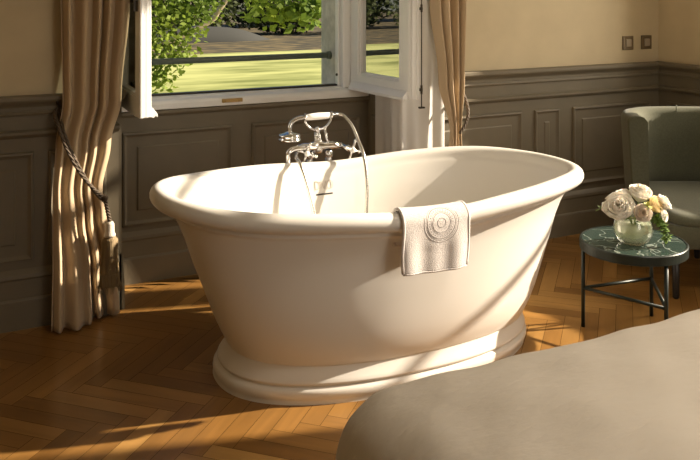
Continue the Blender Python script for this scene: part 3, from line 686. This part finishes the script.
# local: x = right seen from the front, y = towards the back
def barrel(t, w_, dfront, dback):      # U-shaped plan, t 0..1 from left front round the back to right front
    a = pi*t; x = -w_*math.copysign(abs(cos(a))**.62, cos(a)); y = dback*abs(sin(a))**.8
    return x, y
rowsz = []
nT = 60
def ht(t):     # top height of the shell: wings fall towards the front
    return .815
prof = []
for j in range(nT+1):
    t = j/nT; f = sin(pi*t)
    xo, yo = barrel(t, .385, 0, .43); xi, yi = barrel(t, .285, 0, .33); h = ht(t)
    lean = 1
    col = []
    for (k, z) in ((0,.26),(0,.45),(0,.62),(0,h-.03)): sc = 1-.12*(1-(z/.8)); col.append(Vector((xo*sc, yo*sc, z)))
    col += [Vector(((xo*.97), yo*.97, h-.008)), Vector(((xo*.6+xi*.4), yo*.6+yi*.4, h)), Vector(((xo*.2+xi*.8)*1.0, yo*.2+yi*.8, h-.006))]
    for z in (h-.03, .62, .45, .40): sc = 1-.06*(1-(z/.8)); col.append(Vector((xi*sc, yi*sc, z)))
    prof.append([p+Vector((0, -.02, 0)) for p in col])
o = MB().grid(prof, closed_u=True); o.add(prof[0], [tuple(range(len(prof[0])))]); o.add(prof[-1], [tuple(range(len(prof[-1])))])
bk = o.build('backrest', M['chair'], ch)
MB().tube([Vector((0,.315,z)) for z in (.45,.6,.7,.8,.83)], .004, 8).build('seam', M['piping'], bk)
# seat block with rounded front
def rrect(w_, y0, y1, r, n=8):
    pts = []
    for (cx, cy, a0) in ((w_-r, y0+r, -90), (w_-r, y1-r, 0), (-w_+r, y1-r, 90), (-w_+r, y0+r, 180)):
        for k in range(n+1): a = radians(a0+90*k/n); pts.append((cx+r*cos(a), cy+r*sin(a)))
    return pts
def slab(mb, lv, y0, y1, w_, r):
    rows = [[Vector((x, y, z)) for x, y in rrect(w_-i, y0+i, y1-i, r)] for i, z in lv]
    mb.grid(rows, closed_u=True); mb.add(rows[0], [tuple(range(len(rows[0])))]); mb.add(rows[-1], [tuple(range(len(rows[-1])))])
s_ = MB(); slab(s_, [(.03,.245),(.006,.25),(0,.262),(0,.35),(.004,.358)], -.50, .30, .365, .12); s_.build('seat_base', M['chair'], ch)
s_ = MB(); slab(s_, [(.008,.355),(0,.365),(0,.385),(.010,.400),(.035,.410),(.09,.414)], -.505, .27, .33, .11); s_.build('seat_cushion', M['chair'], ch)
for x, y in ((-.305,-.45), (.305,-.45), (.05,.15)): MB().tube([(x,y,0),(x,y,.008),(x,y,.25)], [.012,.016,.019], 14).build('leg', M['chairleg'], ch)

# ------------------------------------------------------------------ garden
GZ = -1.0
gl = st(MB().box(-45, 60, 5.0, 31.0, GZ-.3, GZ).build('ground', M['lawn']))
MB().box(-60, 80, 31.0, 75, GZ-.3, GZ-.002).build('ground', M['litter'], gl)
MB().tube(smooth_path([(7.8,38.5,GZ-.75),(9.5,38.2,GZ-.2),(12.5,38.2,GZ-.2),(14.6,38.5,GZ-.8)], 8), .85, 16).build('path', M['road'], gl)
def leaves(mb, c, R, n, size, rg, sc=(1,1,1), shell=.45):
    for k in range(n):
        d = Vector((rg.gauss(0,1), rg.gauss(0,1), rg.gauss(0,1))).normalized(); p = Vector(c)+Vector((d.x*sc[0], d.y*sc[1], d.z*sc[2]))*R*rg.uniform(shell, 1)
        a = Vector((rg.uniform(-1,1), rg.uniform(-1,1), rg.uniform(-.6,.6))).normalized()*size*rg.uniform(.6,1.2); b = a.cross(Vector((rg.uniform(-1,1), rg.uniform(-1,1), rg.uniform(-1,1)))).normalized()*size*.32
        mb.add([p-a*.5, p+b, p+a*.5, p-b], [(0,1,2,3)])
def tree(loc, trunk_h, trunk_r, clumps, n, size, lm, label, seed, lean=(0,0), name='tree', bark='bark'):
    rg = random.Random(seed); o = tag(empty(name, loc), label, 'tree')
    tp = [(0,0,-.05),(lean[0]*.3,lean[1]*.3,trunk_h*.4),(lean[0],lean[1],trunk_h)]
    tm = MB().tube(smooth_path(tp, 5), [trunk_r*(1-.05*i) for i in range(11)], 10)
    for c, R in clumps[:6]: tm.tube(smooth_path([(lean[0]*.8,lean[1]*.8,trunk_h*.85),((c[0]+lean[0])/2,(c[1]+lean[1])/2,trunk_h*.95+(c[2]-trunk_h)*.4),c], 4), [trunk_r*.4-(trunk_r*.34)*i/8 for i in range(9)], 6)
    tm.build('trunk', M[bark], o)
    mb = MB()
    for c, R in clumps: leaves(mb, c, R, int(n*R*R), size, rg, (1,1,.8), .2)
    mb.build('leaves', M[lm], o)
rg = random.Random(11)
def ray(px, py, dist):    # rough garden placement by bearing from the room
    l = (px-350)/825; return (Vector((.4478,.8942,0))+Vector((.8942,-.4478,0))*l)*dist
# near tree at the left: foliage hangs across the left of the window
c0 = ray(120, 0, 10.5); 
def rel(px, py, d, R, base): 
    p = ray(px, py, d); return ((p.x-base.x, p.y-base.y, 1.5-(py+11)/825*d-GZ), R)
tree((c0.x, c0.y, GZ), 3.6, .14, [rel(150,20,9.5,.75,c0), rel(170,2,9.6,.45,c0), rel(163,45,9.3,.33,c0), rel(184,52,9.3,.22,c0), rel(152,75,9.3,.35,c0), rel(196,8,9.6,.36,c0), rel(170,78,9.2,.18,c0), rel(205,-5,9.8,.35,c0), rel(190,30,9.5,.22,c0), rel(110,30,10,1.0,c0), ((0,0,4.2),1.6)], 1300, .085, 'leaf_a', 'light green leafy tree close outside the left of the window', 21)
c1 = ray(300, 0, 17)
tree((c1.x+3, c1.y+1, GZ), 4.2, .22, [rel(262,0,13,.50,c1+Vector((3,1,0))), rel(292,12,13,.42,c1+Vector((3,1,0))), rel(275,16,13.2,.32,c1+Vector((3,1,0))), rel(312,8,13,.5,c1+Vector((3,1,0))), rel(330,-20,14,1.2,c1+Vector((3,1,0))), ((0,0,4.8),2.4)], 420, .17, 'leaf_a', 'light green tree with leaves hanging at the upper right of the window', 22)
# leaning pale branch tree
p0 = ray(205, 27, 20); p1 = ray(236, -12, 20)
t_ = tag(empty('tree', (p0.x, p0.y, GZ)), 'pale bare branch rising to the right behind the left foliage', 'tree')
MB().tube(smooth_path([(-2.2,.3,-.05),(-1.7,.2,.8),(0,0,1.5-(24+11)/825*20-GZ),((p1.x-p0.x)*.45,(p1.y-p0.y)*.45,1.5-(10+11)/825*20-GZ),(p1.x-p0.x,p1.y-p0.y,1.6-GZ)], 6), [.10-.002*i for i in range(25)], 8).build('trunk', M['palebark'], t_)
# dark shrubs and trees at the far edge of the lawn
for k in range(19):
    x = -58+k*5.0+rg.uniform(-.4,.4); y = 41+1.6*(k%2)+rg.uniform(0,1); R = rg.uniform(1.6,2.0)
    o = tag(empty('shrub', (x, y, GZ)), 'dark evergreen shrub in the border beyond the lawn', 'shrub', 'shrubs beyond the lawn'); mb = MB()
    leaves(mb, (0,0,R*.7), R, 1500, .30, rg, (1.5,1,.8)); mb.build('leaves', M['leaf_b'], o)
    MB().tube([(0,0,-.05),(0,0,R)], .08, 6).build('stem', M['bark'], o)
for k in range(16):
    x = -72+k*7+rg.uniform(-.6,.6); y = 50+rg.uniform(0,2)
    h = rg.uniform(2.5,4)
    o = tag(empty('tree', (x, y, GZ)), 'tall dark tree in the row far beyond the lawn', 'tree', 'dark trees far beyond the lawn'); mb = MB()
    for q in range(6): leaves(mb, (rg.uniform(-1.3,1.3), rg.uniform(-1,1), 1.9+q*.9), 2.2, 600, .5, rg)
    mb.build('leaves', M['leaf_c'], o); MB().tube([(0,0,-.05),(0,0,6)], [.25,.12], 8).build('trunk', M['bark'], o)
